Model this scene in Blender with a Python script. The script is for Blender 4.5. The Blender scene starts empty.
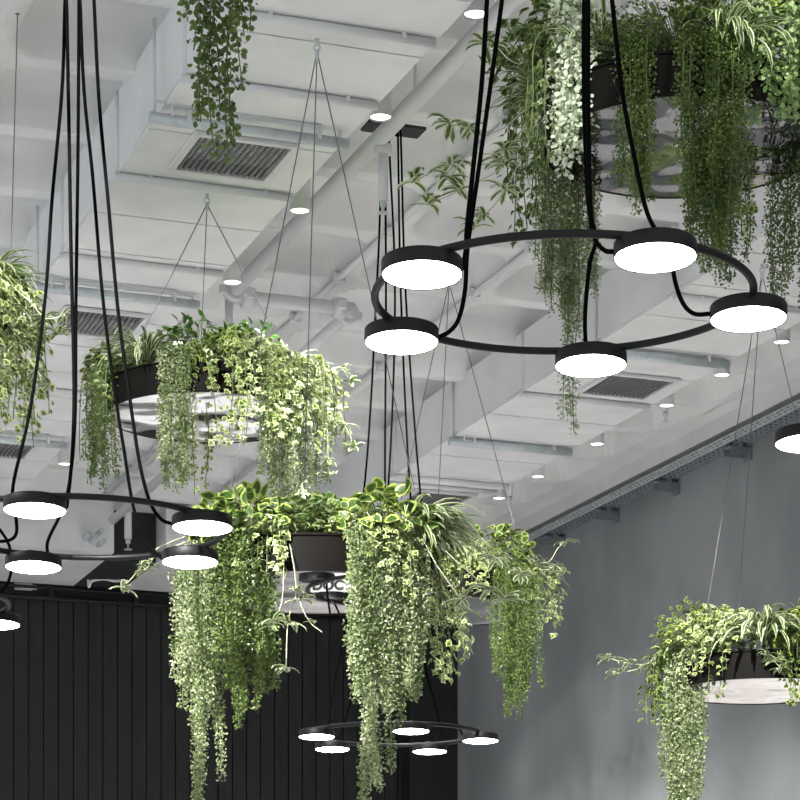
import bpy, math, random
import numpy as np
random.seed(7)
rng = np.random.default_rng(7)
C = bpy.context.scene.collection
F, HOR, CX, CZ = 2400.0, 1040.0, 400.0, 1.5      # focal length and horizon in pixels, eye height
PI = math.pi
K = 0.3675
NU = math.hypot(1, K)
U = np.array([-K / NU, 1 / NU, 0.0])             # along the beams, away
V = np.array([1 / NU, K / NU, 0.0])              # across, to the right
ZA = np.array([0, 0, 1.0])


def W(s, t, z):
    """building axes -> world; z is the height over the eye"""
    p = s * V + t * U
    return np.array([p[0], p[1], z + CZ])


def at(px, py, Y):
    return np.array([(px - CX) / F * Y, Y, (HOR - py) / F * Y + CZ])


# ------------------------------------------------------------------ materials
def nodes(name):
    m = bpy.data.materials.new(name)
    m.use_nodes = True
    nt = m.node_tree
    return m, nt, nt.nodes['Principled BSDF']


def plain(name, col, rough=.5, metal=0, spec=.5):
    m, nt, b = nodes(name)
    b.inputs['Base Color'].default_value = (*col, 1)
    b.inputs['Roughness'].default_value = rough
    b.inputs['Metallic'].default_value = metal
    b.inputs['Specular IOR Level'].default_value = spec
    return m


def noisy(name, a, b_, scale=3, rough=.6, bump=0, detail=6, stretch=(1, 1, 1), lo=.35, hi=.65, metal=0):
    m, nt, b = nodes(name)
    tc = nt.nodes.new('ShaderNodeTexCoord')
    mp = nt.nodes.new('ShaderNodeMapping')
    mp.inputs['Scale'].default_value = stretch
    n = nt.nodes.new('ShaderNodeTexNoise')
    n.inputs['Scale'].default_value = scale
    n.inputs['Detail'].default_value = detail
    r = nt.nodes.new('ShaderNodeValToRGB')
    r.color_ramp.elements[0].position = lo
    r.color_ramp.elements[1].position = hi
    r.color_ramp.elements[0].color = (*a, 1)
    r.color_ramp.elements[1].color = (*b_, 1)
    L = nt.links.new
    L(tc.outputs['Object'], mp.inputs['Vector'])
    L(mp.outputs['Vector'], n.inputs['Vector'])
    L(n.outputs['Fac'], r.inputs['Fac'])
    L(r.outputs['Color'], b.inputs['Base Color'])
    b.inputs['Roughness'].default_value = rough
    b.inputs['Metallic'].default_value = metal
    if bump:
        bp = nt.nodes.new('ShaderNodeBump')
        bp.inputs['Strength'].default_value = bump
        bp.inputs['Distance'].default_value = .02
        L(n.outputs['Fac'], bp.inputs['Height'])
        L(bp.outputs['Normal'], b.inputs['Normal'])
    return m


def emit(name, col, s):
    m, nt, b = nodes(name)
    b.inputs['Base Color'].default_value = (.8, .8, .8, 1)
    b.inputs['Emission Color'].default_value = (*col, 1)
    b.inputs['Emission Strength'].default_value = s
    return m


def mirror(name, bump, scale, rough=.03, col=(.72, .72, .74)):
    m, nt, b = nodes(name)
    b.inputs['Base Color'].default_value = (*col, 1)
    b.inputs['Metallic'].default_value = 1
    b.inputs['Roughness'].default_value = rough
    if bump:
        tc = nt.nodes.new('ShaderNodeTexCoord')
        n = nt.nodes.new('ShaderNodeTexNoise')
        n.inputs['Scale'].default_value = scale
        n.inputs['Detail'].default_value = 1
        bp = nt.nodes.new('ShaderNodeBump')
        bp.inputs['Strength'].default_value = bump
        bp.inputs['Distance'].default_value = .05
        nt.links.new(tc.outputs['Object'], n.inputs['Vector'])
        nt.links.new(n.outputs['Fac'], bp.inputs['Height'])
        nt.links.new(bp.outputs['Normal'], b.inputs['Normal'])
    return m


def leafmat(name, inner, inner2, edge, edge2, thr, soft=.06, trans=.3, rough=.33):
    """leaf with a coloured margin: uv.x is 0 on the midrib and 1 on the edge; 'rnd' differs per leaf"""
    m, nt, b = nodes(name)
    N, L = nt.nodes, nt.links.new
    uv = N.new('ShaderNodeUVMap')
    sep = N.new('ShaderNodeSeparateXYZ')
    L(uv.outputs['UV'], sep.inputs['Vector'])
    at_ = N.new('ShaderNodeAttribute')
    at_.attribute_name = 'rnd'
    tc = N.new('ShaderNodeTexCoord')
    nz = N.new('ShaderNodeTexNoise')
    nz.inputs['Scale'].default_value = 60
    L(tc.outputs['Object'], nz.inputs['Vector'])
    ad = N.new('ShaderNodeMath'); ad.operation = 'MULTIPLY_ADD'
    ad.inputs[1].default_value = .35
    L(nz.outputs['Fac'], ad.inputs[0]); L(sep.outputs['X'], ad.inputs[2])
    mr = N.new('ShaderNodeMapRange')
    mr.interpolation_type = 'SMOOTHSTEP'
    mr.inputs['From Min'].default_value = thr + .17 - soft
    mr.inputs['From Max'].default_value = thr + .17 + soft
    L(ad.outputs[0], mr.inputs['Value'])

    def mix(fac, a, c):
        x = N.new('ShaderNodeMix'); x.data_type = 'RGBA'
        L(fac, x.inputs['Factor'])
        for s, v in ((6, a), (7, c)):
            if isinstance(v, tuple):
                x.inputs[s].default_value = (*v, 1)
            else:
                L(v, x.inputs[s])
        return x.outputs[2]
    ci = mix(at_.outputs['Fac'], inner, inner2)
    ce = mix(at_.outputs['Fac'], edge, edge2)
    c = mix(mr.outputs['Result'], ci, ce)
    L(c, b.inputs['Base Color'])
    b.inputs['Roughness'].default_value = rough
    b.inputs['Specular IOR Level'].default_value = .5
    tr = N.new('ShaderNodeBsdfTranslucent')
    L(c, tr.inputs['Color'])
    ms = N.new('ShaderNodeMixShader')
    ms.inputs['Fac'].default_value = trans
    out = N['Material Output']
    L(b.outputs['BSDF'], ms.inputs[1]); L(tr.outputs['BSDF'], ms.inputs[2])
    L(ms.outputs['Shader'], out.inputs['Surface'])
    return m


M = {}
M['ceil'] = noisy('painted_concrete', (.70, .70, .70), (.80, .80, .80), 1.3, .75, .04)
M['plank'] = noisy('painted_board', (.74, .74, .745), (.82, .82, .825), 2.2, .55, .02, stretch=(1, 1, 1))
M['paintmetal'] = plain('white_painted_steel', (.72, .72, .73), .4)
M['galv'] = noisy('galvanised_rail', (.50, .55, .57), (.62, .66, .68), 14, .42, 0, metal=.3)
M['darkgalv'] = plain('darkened_steel', (.17, .20, .21), .5)  # shade of the tray bed put into the colour; the brackets share it
M['wall'] = noisy('grey_plaster', (.205, .215, .222), (.30, .31, .318), .9, .62, .05, detail=9, stretch=(1, 1, .7))
M['blackboards'] = noisy('black_boards', (.0085, .0085, .0090), (.0125, .0125, .013), 2.5, .55, 0, stretch=(3, 3, .6))
M['blackpaint'] = plain('black_paint', (.006, .006, .0065), .6)
M['floor'] = noisy('light_floor', (.44, .44, .43), (.54, .53, .52), 1.1, .5)
M['black'] = plain('matt_black_metal', (.0042, .0042, .0044), .5, 0, .3)
M['cable'] = plain('black_cable', (.0018, .0018, .0018), .8, 0, .04)
M['wire'] = plain('steel_wire', (.20, .20, .20), .6, .2, .2)
M['lamp'] = emit('lamp_diffuser', (1.0, .93, .84), 22.0)
M['down'] = emit('downlight_lens', (1.0, .92, .83), 4.0)
M['bronze'] = noisy('dark_bronze_band', (.0036, .0030, .0026), (.0065, .0054, .0045), 4, .6, 0, metal=0)
M['bronze'].node_tree.nodes['Principled BSDF'].inputs['Specular IOR Level'].default_value = .08
M['mirrorwavy'] = mirror('wavy_polished_steel', .9, 2.3, .03, (.13, .13, .138))
M['mirror'] = mirror('polished_steel', 0, 1, .012, (.70, .69, .69))
M['mirrorsoft'] = mirror('soft_polished_steel', .28, 2.2, .05, (.66, .66, .67))
M['soil'] = plain('dark_soil', (.02, .014, .01), .9)
M['grille'] = plain('grey_grille', (.17, .17, .175), .5)
M['dark'] = plain('duct_dark', (.02, .02, .02), .8)
M['wood'] = noisy('grey_wood', (.16, .155, .155), (.30, .29, .29), 5, .6, 0, stretch=(1, 1, 9))
M['pinkstreaks'] = noisy('pale_pink_streaks', (.50, .43, .40), (.85, .82, .80), 1.1, .5, 0, stretch=(1, 1, 6))
M['signwhite'] = plain('white_sign', (.85, .85, .85), .5)
M['signletters'] = plain('dark_letters', (.03, .03, .03), .6)
M['red'] = emit('red_indicator', (1, .1, .15), 1.5)
M['fine'] = leafmat('fine_leaf', (.095, .15, .032), (.54, .59, .36), (.14, .21, .05), (.64, .69, .47), .6, .3, .3)
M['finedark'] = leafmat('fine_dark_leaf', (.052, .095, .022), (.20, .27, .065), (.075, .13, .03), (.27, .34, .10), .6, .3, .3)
M['white'] = leafmat('white_round_leaf', (.62, .70, .50), (.82, .86, .74), (.66, .74, .54), (.84, .87, .76), .6, .3, .3)
M['lime'] = leafmat('lime_round_leaf', (.20, .33, .11), (.42, .54, .24), (.24, .38, .13), (.48, .58, .28), .6, .3, .3)
M['ivy'] = leafmat('ivy_leaf', (.06, .14, .022), (.19, .31, .05), (.50, .56, .20), (.74, .76, .50), .60, .10, .3)
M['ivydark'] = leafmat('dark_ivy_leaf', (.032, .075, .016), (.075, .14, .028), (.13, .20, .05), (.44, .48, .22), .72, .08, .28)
M['pothos'] = leafmat('pothos_leaf', (.026, .065, .014), (.055, .11, .02), (.26, .34, .07), (.40, .46, .13), .72, .05, .28)
M['green'] = leafmat('plain_green_leaf', (.035, .10, .020), (.08, .19, .035), (.06, .14, .03), (.17, .28, .06), .8, .1, .3)
M['spider'] = leafmat('spider_leaf', (.05, .12, .025), (.11, .21, .045), (.55, .60, .34), (.72, .74, .54), .50, .08, .3)
M['stem'] = plain('green_stem', (.11, .16, .05), .6)
M['palestem'] = plain('pale_stem', (.48, .50, .34), .55)


# ------------------------------------------------------------------ mesh building
class MB:
    def __init__(s):
        s.v, s.f, s.sm = [], [], []

    def add(s, verts, faces, smooth=False):
        n = len(s.v)
        s.v += [tuple(map(float, p)) for p in verts]
        s.f += [tuple(i + n for i in f) for f in faces]
        s.sm += [smooth] * len(faces)
        return s

    def box(s, c, half, ax=(V, U, ZA)):
        c = np.array(c, float)
        vs = [c + ax[0] * half[0] * i + ax[1] * half[1] * j + ax[2] * half[2] * k
              for i in (-1, 1) for j in (-1, 1) for k in (-1, 1)]
        return s.add(vs, [(0, 1, 3, 2), (4, 6, 7, 5), (0, 4, 5, 1), (2, 3, 7, 6), (0, 2, 6, 4), (1, 5, 7, 3)])

    def tube(s, path, r, n=8, closed=False, cap=True):
        P = np.array(path, float)
        m = len(P)
        rr = np.full(m, r) if np.isscalar(r) else np.array(r)
        T = np.roll(P, -1, 0) - np.roll(P, 1, 0) if closed else np.gradient(P, axis=0)
        T /= np.linalg.norm(T, axis=1)[:, None] + 1e-12
        up = np.array([0, 0, 1.0]) if abs(T[0][2]) < .9 else np.array([1.0, 0, 0])
        vs = []
        X = np.cross(up, T[0]); X /= np.linalg.norm(X)
        for i in range(m):
            X = X - T[i] * X.dot(T[i]); X /= np.linalg.norm(X) + 1e-12
            Yv = np.cross(T[i], X)
            for k in range(n):
                a = 2 * PI * k / n
                vs.append(P[i] + rr[i] * (math.cos(a) * X + math.sin(a) * Yv))
        fs = []
        for i in range(m if closed else m - 1):
            j = (i + 1) % m
            for k in range(n):
                k2 = (k + 1) % n
                fs.append((i * n + k, i * n + k2, j * n + k2, j * n + k))
        b = len(s.v)
        s.add(vs, fs, True)
        if cap and not closed:
            s.f += [tuple(b + k for k in range(n))[::-1], tuple(b + (m - 1) * n + k for k in range(n))]
            s.sm += [False, False]
        return s

    def lathe(s, c, prof, n=32, smooth=True, cap0=True, cap1=True):
        """prof: (radius, height) pairs about the vertical through c"""
        c = np.array(c, float)
        vs = []
        for r, z in prof:
            for k in range(n):
                a = 2 * PI * k / n
                vs.append(c + (r * math.cos(a), r * math.sin(a), z))
        fs = []
        for i in range(len(prof) - 1):
            for k in range(n):
                k2 = (k + 1) % n
                fs.append((i * n + k, i * n + k2, (i + 1) * n + k2, (i + 1) * n + k))
        b = len(s.v)
        s.add(vs, fs, smooth)
        if cap0:
            s.f.append(tuple(b + k for k in range(n))[::-1]); s.sm.append(False)
        if cap1:
            s.f.append(tuple(b + (len(prof) - 1) * n + k for k in range(n))); s.sm.append(False)
        return s


def wloc(o):
    p = np.zeros(3)
    while o is not None:
        p += np.array(o.location)
        o = o.parent
    return p


def obj(name, mb, mat, parent=None, origin=None):
    me = bpy.data.meshes.new(name)
    vs = np.array(mb.v)
    if parent is not None:
        org = wloc(parent)
    else:
        org = np.array(origin if origin is not None else [(vs[:, 0].min() + vs[:, 0].max()) / 2, (vs[:, 1].min() + vs[:, 1].max()) / 2, vs[:, 2].min()])
    me.from_pydata((vs - org).tolist(), [], mb.f)
    me.polygons.foreach_set('use_smooth', mb.sm)
    me.materials.append(mat)
    me.update()
    o = bpy.data.objects.new(name, me)
    C.objects.link(o)
    if parent is not None:
        o.parent = parent
    else:
        o.location = org
    return o


def empty(name, loc):
    o = bpy.data.objects.new(name, None)
    o.empty_display_size = .1
    o.location = loc
    C.objects.link(o)
    return o


def tag(o, label, cat, group=None):
    o['label'] = label
    o['category'] = cat
    if group:
        o['group'] = group
    return o


def struct(name, mb, mat, label, cat, parent=None):
    o = obj(name, mb, mat, parent)
    if parent is None:
        o['kind'] = 'structure'
        o['label'] = label
        o['category'] = cat
    return o


def copy_tree(o, parent=None):
    c = o.copy()
    C.objects.link(c)
    c.parent = parent
    for ch in list(o.children):
        copy_tree(ch, c)
    return c


def spline(pts, n=10):
    """Catmull-Rom through pts"""
    P = [np.array(p, float) for p in pts]
    P = [2 * P[0] - P[1]] + P + [2 * P[-1] - P[-2]]
    out = []
    for i in range(1, len(P) - 2):
        a, b, c, d = P[i - 1:i + 3]
        for k in range(n):
            t = k / n
            out.append(.5 * ((2 * b) + (c - a) * t + (2 * a - 5 * b + 4 * c - d) * t * t + (3 * b - a - 3 * c + d) * t ** 3))
    out.append(P[-2])
    return out


# ------------------------------------------------------------------ the setting
BOX, RIB = 5.85, 6.35          # heights over the eye: underside of the boxed bulkheads, underside of the slab ribs
S1, S2 = (3.80, 5.05), (8.52, 9.81)
SW, TW = 11.70, 29.93          # right wall, back wall


def waffle():
    ds = .05
    s = np.arange(-1.2, 11.31, ds)
    t = np.arange(5.96, 28.0, ds)
    p = 1.2
    S, T = np.meshgrid(s, t, indexing='ij')
    a = np.mod(S - 5.39, p)                  # a coffer runs over a 0..1.0, its rib over 1.0..1.2
    b = np.mod(T - 15.56, p)
    w = 1.0
    r = .24
    qx = np.abs(a - w / 2) - (w / 2 - r)
    qy = np.abs(b - w / 2) - (w / 2 - r)
    d = -(np.hypot(np.maximum(qx, 0), np.maximum(qy, 0)) + np.minimum(np.maximum(qx, qy), 0) - r)
    d = np.clip(d, 0, None)
    k = np.clip(d / .26, 0, 1)
    Z = RIB + .30 * np.sqrt(1 - (1 - k) ** 2)
    Z[S > 11.12] = RIB
    X = S * V[0] + T * U[0]
    Y = S * V[1] + T * U[1]
    vs = np.stack([X, Y, Z + CZ], -1).reshape(-1, 3)
    nt_ = len(t)
    i, j = np.meshgrid(np.arange(len(s) - 1), np.arange(nt_ - 1), indexing='ij')
    q = (i * nt_ + j).ravel()
    fs = np.stack([q, q + 1, q + nt_ + 1, q + nt_], -1)
    mb = MB()
    mb.v = vs.tolist(); mb.f = fs.tolist(); mb.sm = [True] * len(fs)
    # slab over the coffers and to the walls
    mb.box(W(5.4, 18, RIB + .39), (7.4, 13, .06))
    mb.box(W(5.4, 29, RIB + .13), (7.4, 1.02, .14))
    mb.box(W(11.65, 18, RIB + .13), (.36, 13, .13))
    return mb


struct('ceiling', waffle(), M['ceil'], 'white painted concrete ceiling with rows of rounded coffers', 'ceiling')


def bulkhead(name, s0, s1, t0, t1, z, label):
    mb = MB()
    mb.box(W((s0 + s1) / 2, (t0 + t1) / 2, (z + .03 + RIB + .05) / 2), ((s1 - s0) / 2, (t1 - t0) / 2, (RIB + .02 - z) / 2))
    o = struct(name, mb, M['ceil'], label, 'ceiling bulkhead')
    b2 = MB()
    n = int((t1 - t0) / .41)
    for i in range(n):
        a = t0 + i * .41
        b2.box(W((s0 + s1) / 2, a + .205, z + .012 + (.004 if i % 2 else 0)), ((s1 - s0) / 2, .2, .012))
    obj('board_soffit', b2, M['plank'], o)
    return o


bulkhead('beam_left', *S1, 6.0, 27.9, BOX, 'white boxed bulkhead with two air grilles beneath, above the left hanging planters')
bulkhead('beam_right', *S2, 6.0, 27.9, BOX, 'white boxed bulkhead above the grey wall, its underside of boards')

mb = MB()                                     # bulkheads along the back wall, with an open bay between
mb.box(W(4.6, 28.8, 6.05), (1.99, 1.1, .31))
struct('trim_1', mb, M['ceil'], 'white bulkhead over the left end of the black wall', 'ceiling bulkhead')
mb = MB()
mb.box(W(9.72, 28.8, 6.05), (2.5, 1.1, .31))
struct('trim_2', mb, M['ceil'], 'white bulkhead over the right half of the black wall', 'ceiling bulkhead')
mb = MB()
mb.box(W(6.9, 29.0, 6.05), (.31, .85, .315))
struct('trim_3', mb, M['dark'], 'black opening between the two bulkheads at the black wall', 'opening')

mb = MB()                                     # beam on top of the right wall
mb.box(W(11.72, 18, 6.29), (.22, 12.2, .10))
struct('trim_4', mb, M['ceil'], 'white wall beam running above the perforated cable tray', 'beam')
mb = MB()
mb.box(W(SW + .1, 15, 2.5), (.1, 15.0, 4.1))
struct('wall_right', mb, M['wall'], 'tall grey plaster wall on the right', 'wall')
mb = MB()
mb.box(W(5.0, TW + .1, 2.4), (7.1, .06, 4.0))
wb = struct('wall_back', mb, M['blackpaint'], 'black vertical board wall at the back', 'wall')
mb = MB()
for i in range(58):
    s = .9 + i * .19
    if s > 11.0:
        break
    mb.box(W(s + .09, TW + .02, 2.0), (.088, .025, 3.55))
obj('boards', mb, M['blackboards'], wb)
mb = MB()
mb.box(W(11.36, TW - .15, 2.0), (.34, .16, 3.6))
struct('trim_5', mb, M['blackpaint'], 'flat black pilaster in the corner where the black wall meets grey plaster', 'pilaster')
mb = MB()
mb.box(W(4.5, 14.5, -1.55), (8.0, 17, .05))
struct('floor', mb, M['floor'], 'pale floor of the hall', 'floor')


# ------------------------------------------------------------------ air grilles
def grille():
    c = np.zeros(3)
    root = empty('air_grille', c)
    f = MB()
    h, w = .31, .045
    for sx in (-1, 1):
        f.box(c + V * sx * (h + w / 2) + ZA * -.006, (w / 2, h + w, .012))
        f.box(c + U * sx * (h + w / 2) + ZA * -.006, (h, w / 2, .012))
    obj('frame', f, M['paintmetal'], root)
    b = MB()
    b.box(c + ZA * .018, (h, h, .004))
    obj('backing', b, M['dark'], root)
    for i in range(15):
        q = MB()
        q.box(c + V * (-h + (i + .5) * 2 * h / 15) + ZA * .002, (.0075, h, .010))
        obj('slat', q, M['grille'], root)
    q = MB()
    for i in range(22):
        q.box(c + U * (-h + (i + .5) * 2 * h / 22) + ZA * .009, (h, .003, .004))
    obj('cross_bars', q, M['grille'], root)
    return root


gr = grille()
GR = [(4.44, 15.29, 'square air grille in the left bulkhead just below the short leafy vine'),
      (4.44, 19.2, 'square air grille in the left bulkhead behind the long black pendant cables'),
      (4.44, 23.6, 'square air grille at the left edge, beyond the ivy of the cut-off planter'),
      (9.3, 19.42, 'square air grille behind the front lamp of the large ring chandelier'),
      (9.3, 24.2, 'square air grille above the pothos, nearest the corner of the grey wall')]
for i, (s, t, lab) in enumerate(GR):
    o = gr if i == 0 else copy_tree(gr)
    o.location = W(s, t, BOX - .008)
    tag(o, lab, 'air grille', 'air grilles in the bulkheads')


# ------------------------------------------------------------------ rods across the bulkheads
def rod(s0, s1, t, z, r, label, fat):
    root = empty('conduit_rail' if fat else 'conduit', W((s0 + s1) / 2, t, z))
    m = MB()
    m.tube([W(s0, t, z), W(s1, t, z)], r, 12)
    if fat:
        m.tube([W(s0 + .02, t - .075, z + .075), W(s1 - .2, t - .075, z + .075)], .008, 6)
    obj('tube', m, M['galv'] if fat else M['paintmetal'], root)
    d = MB()
    d.tube([W(s0 + .03, t, z + .0), W(s0 + .03, t, RIB + .05)], .012 if fat else .02, 8)
    if fat:
        d.tube([W(s0 + .13, t - .06, z), W(s0 + .13, t - .06, RIB + .05)], .008, 6)
    obj('drop', d, M['paintmetal'], root)
    k = MB(); k.tube([W(s1 - .05, t, z - r - .004), W(s1 - .05, t, z + .12)], .012, 8)
    obj('end_pin', k, M['paintmetal'], root)
    for sk in (s0 + .25, s1 - .2):
        k = MB(); k.box(W(sk, t, z + .03), (.012, r + .004, .035))
        obj('clamp', k, M['paintmetal'], root)
    return tag(root, label, 'rail' if fat else 'conduit', 'rails across the bulkheads' if fat else 'conduits across the bulkheads')


for t, lab in ((14.64, 'thick pale steel rail under the left bulkhead beside the nearest air grille'),
               (18.24, 'thick pale steel rail under the left bulkhead above the air grille behind the black cables'),
               (23.0, 'thick pale steel rail under the left bulkhead near the black wall')):
    rod(S1[0] - .09, S1[1] - .03, t, BOX - .075, .036, lab, True)
for t, lab in ((13.1, 'thin white conduit across the left bulkhead nearest the picture top'),
               (14.1, 'thin white conduit beside the thick rail next to the nearest air grille'),
               (15.85, 'thin white conduit just beyond the nearest air grille, over the wire hook'),
               (17.6, 'thin white conduit beside the thick rail above the black cables'),
               (21.3, 'thin white conduit across the far half of the left bulkhead')):
    rod(S1[0] - .03, S1[1] - .02, t, BOX - .024, .026, lab, False)
for t, lab in ((18.38, 'thick pale rail under the right bulkhead, behind the front rim of the large ring'),
               (21.66, 'thick pale rail under the right bulkhead left of the tip of the hanging strand'),):
    rod(S2[0] - .05, S2[1] - .05, t, BOX - .05, .04, lab, True)
for t, lab in ((19.95, 'thin white conduit just beyond the grille behind the front lamp'),
               (23.3, 'thin white conduit under the right bulkhead before its farthest grille'),
               (23.62, 'thin white conduit under the right bulkhead right at its farthest grille'),
               (16.9, 'thin white conduit across the right bulkhead behind the dark hanging vines')):
    rod(S2[0] - .03, S2[1] - .03, t, BOX - .024, .026, lab, False)


# ------------------------------------------------------------------ downlights
def downlight():
    root = empty('downlight', (0, 0, 0))
    m = MB()
    m.lathe((0, 0, 0), [(.062, .03), (.070, 0), (.070, .44), (.03, .45), (.02, .52)], 24, True, False, True)
    obj('housing', m, M['paintmetal'], root)
    m = MB()
    m.lathe((0, 0, .012), [(.064, 0), (.064, .004)], 24, False)
    obj('lens', m, M['down'], root)
    return root


DL = [(5.115, 12.67, 'downlight at the picture top, left of the leaning black cables'),
      (5.12, 14.29, 'downlight beside the black canopy where thin cables leave the ceiling'),
      (5.165, 16.10, 'downlight right of the nearest air grille, beside the large white pipe'),
      (5.165, 17.80, 'downlight at the pipe coupling above the left leafy planter'),
      (5.165, 19.5, 'downlight just behind the crown of the left leafy planter'),
      (5.2, 24.0, 'small downlight beside the left black cables near the back wall'),
      (9.92, 17.74, 'downlight beneath the right lamp of the large ring'),
      (9.92, 18.80, 'downlight second along the grey wall from the right lamp of the large ring'),
      (9.92, 19.88, 'downlight beside a pendent sprinkler head, right of the grille'),
      (9.92, 21.40, 'downlight right below the tip of the hanging strand'),
      (9.92, 22.85, 'downlight second in the row from the corner above the pothos'),
      (9.92, 23.90, 'downlight in the row beside the farthest grille, next to a sprinkler head')]
SPOT = {0: 0, 1: 1.0, 2: 1.0, 3: .5, 4: .3, 5: .3, 6: 1.0, 7: .8, 8: .5, 9: .5, 10: .5, 11: .5}
dl = downlight()
for i, (s, t, lab) in enumerate(DL):
    o = dl if i == 0 else copy_tree(dl)
    o.location = W(s, t, BOX - .02)
    tag(o, lab, 'downlight', 'white cylinder downlights')
    L_ = bpy.data.lights.new('downlight_beam', 'SPOT')
    L_.energy = 700 * SPOT[i] + 60
    L_.spot_size = math.radians(74)
    L_.spot_blend = .5
    L_.shadow_soft_size = .06
    L_.color = (1, .985, .96)
    lo = bpy.data.objects.new('downlight_beam', L_)
    lo.location = W(s, t, BOX - .05)
    C.objects.link(lo)


# ------------------------------------------------------------------ sprinkler pipe and conduits
ps, pz = 5.47, 6.10
root = tag(empty('sprinkler_pipe', W(ps, 14, pz)), 'thick white sprinkler pipe running diagonally below the coffers', 'pipe')
m = MB(); m.tube([W(ps, 7.5, pz), W(ps, 18.9, pz)], .058, 16); obj('main_pipe', m, M['paintmetal'], root)
m = MB(); m.tube([W(ps, 18.95, pz), W(6.55, 18.95, pz)], .058, 16); obj('cross_pipe', m, M['paintmetal'], root)
m = MB(); m.tube([W(6.55, 18.95, pz), W(6.55, 27.6, pz)], .05, 16); obj('branch_pipe', m, M['paintmetal'], root)
m = MB(); m.tube([W(ps, 18.95, pz), W(ps, 18.95, pz - .45)], .034, 12); obj('riser', m, M['paintmetal'], root)
for (s, t, ax) in ((ps, 18.8, U), (ps + .16, 18.95, V), (6.42, 18.95, V), (6.55, 19.1, U)):
    m = MB()
    c = W(s, t, pz)
    m.tube([c - ax * .05, c + ax * .05], .085, 14)
    m.box(c + np.cross(ax, ZA) * .09, (.03, .03, .03)); m.box(c - np.cross(ax, ZA) * .09, (.03, .03, .03))
    obj('coupling', m, M['paintmetal'], root)
m = MB()
c = W(ps + .03, 15.3, 0)
m.tube([W(ps + .03, 15.3, pz - .03), W(ps + .03, 15.3, pz - .42)], .034, 12)
m.lathe(W(ps + .03, 15.3, pz - .1), [(.06, 0), (.06, .06)], 12)
obj('drop_pipe', m, M['paintmetal'], root)
m = MB()
m.lathe(W(ps + .03, 15.3, pz - .5), [(.036, 0), (.036, .006), (.01, .008), (.01, .04), (.02, .045), (.02, .09)], 12)
obj('sprinkler_head', m, M['galv'], root)
for t in (10.5, 12.6, 14.6, 17.0):
    m = MB(); m.tube([W(ps, t, pz + .05), W(ps, t, RIB + .2)], .012, 6)
    obj('hanger', m, M['paintmetal'], root)

for s, lab in ((6.39, 'thin white conduit under the coffer ribs between thick pipe and large ring'),
               (7.6, 'thin white conduit under the coffer ribs running towards the large ring lamps')):
    m = MB(); m.tube([W(s, 8, RIB - .035), W(s, 27.5, RIB - .035)], .026, 10)
    root = tag(empty('conduit', W(s, 17, RIB - .035)), lab, 'conduit', 'conduits under the coffers')
    obj('tube', m, M['paintmetal'], root)
    for t in np.arange(9, 27, 1.2):
        k = MB(); k.box(W(s, t + .25, RIB - .03), (.045, .02, .035))
        obj('clip', k, M['paintmetal'], root)

for px, py, t, lab in ((655, 402, 20.05, 'small pendent sprinkler head left of a downlight, right of the grille'),
                       (512, 495, 23.75, 'small pendent sprinkler head beside the downlight nearest the corner')):
    r_ = tag(empty('ceiling_sprinkler', W(9.99, t, BOX - .1)), lab, 'sprinkler head', 'pendent sprinkler heads')
    m = MB(); m.tube([W(9.99, t, BOX - .02), W(9.99, t, RIB + .02)], .03, 10); obj('pipe', m, M['paintmetal'], r_)
    m = MB(); m.lathe(W(9.99, t, BOX - .12), [(.035, 0), (.035, .006), (.008, .01), (.008, .05), (.022, .055), (.022, .1)], 12)
    obj('nozzle', m, M['galv'], r_)
r_ = tag(empty('ceiling_sprinkler', W(6.74, 27.62, 5.7)), 'white pendent sprinkler head in the black opening over the black wall', 'sprinkler head', 'pendent sprinkler heads')
m = MB(); m.tube([W(6.74, 27.62, 5.9), W(6.74, 27.62, 6.4)], .045, 10); obj('pipe', m, M['paintmetal'], r_)
m = MB(); m.lathe(W(6.74, 27.62, 5.77), [(.05, 0), (.05, .008), (.012, .012), (.012, .07), (.03, .075), (.03, .14)], 12); obj('nozzle', m, M['galv'], r_)

# ------------------------------------------------------------------ cable tray on the right wall
ty0, ty1, tz = 12.0, 29.5, 6.03
root = tag(empty('cable_tray', W(11.72, 21, tz)), 'long perforated galvanised cable tray along the top of the grey wall', 'cable tray')
m = MB()
for zz, hh in ((.062, .008), (.031, .006), (0, .008)):
    m.box(W(11.45, (ty0 + ty1) / 2, tz + zz), (.003, (ty1 - ty0) / 2, hh))
n = int((ty1 - ty0) / .1)
for i in range(n):
    m.box(W(11.45, ty0 + i * .1, tz + .046), (.003, .019, .010))
    m.box(W(11.45, ty0 + i * .1 + .05, tz + .016), (.003, .019, .010))
m.box(W(11.463, (ty0 + ty1) / 2, tz + .07), (.016, (ty1 - ty0) / 2, .003))
obj('side_rail', m, M['galv'], root)
m = MB()
for k in range(4):
    m.box(W(11.47 + k * .06, (ty0 + ty1) / 2, tz - .006), (.014, (ty1 - ty0) / 2, .003))
for i in range(n):
    m.box(W(11.57, ty0 + i * .1 + .03, tz - .006), (.11, .028, .0028))
obj('tray_bed', m, M['darkgalv'], root)
m = MB()
for k in range(3):
    m.tube([W(11.51 + k * .05, ty0, tz + .016), W(11.51 + k * .05, ty1, tz + .016)], .014, 6)
obj('cables', m, M['cable'], root)
BR = [(18.5, 'behind the right side of the large ring'), (20.05, 'beside the cut-off lamp at the right edge'), (21.6, 'below the two suspension wires'),
      (23.2, 'left of the two suspension wires'), (24.7, 'in the middle of its visible run'), (26.2, 'near the corner'), (27.8, 'at the corner over the black wall')]
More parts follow.
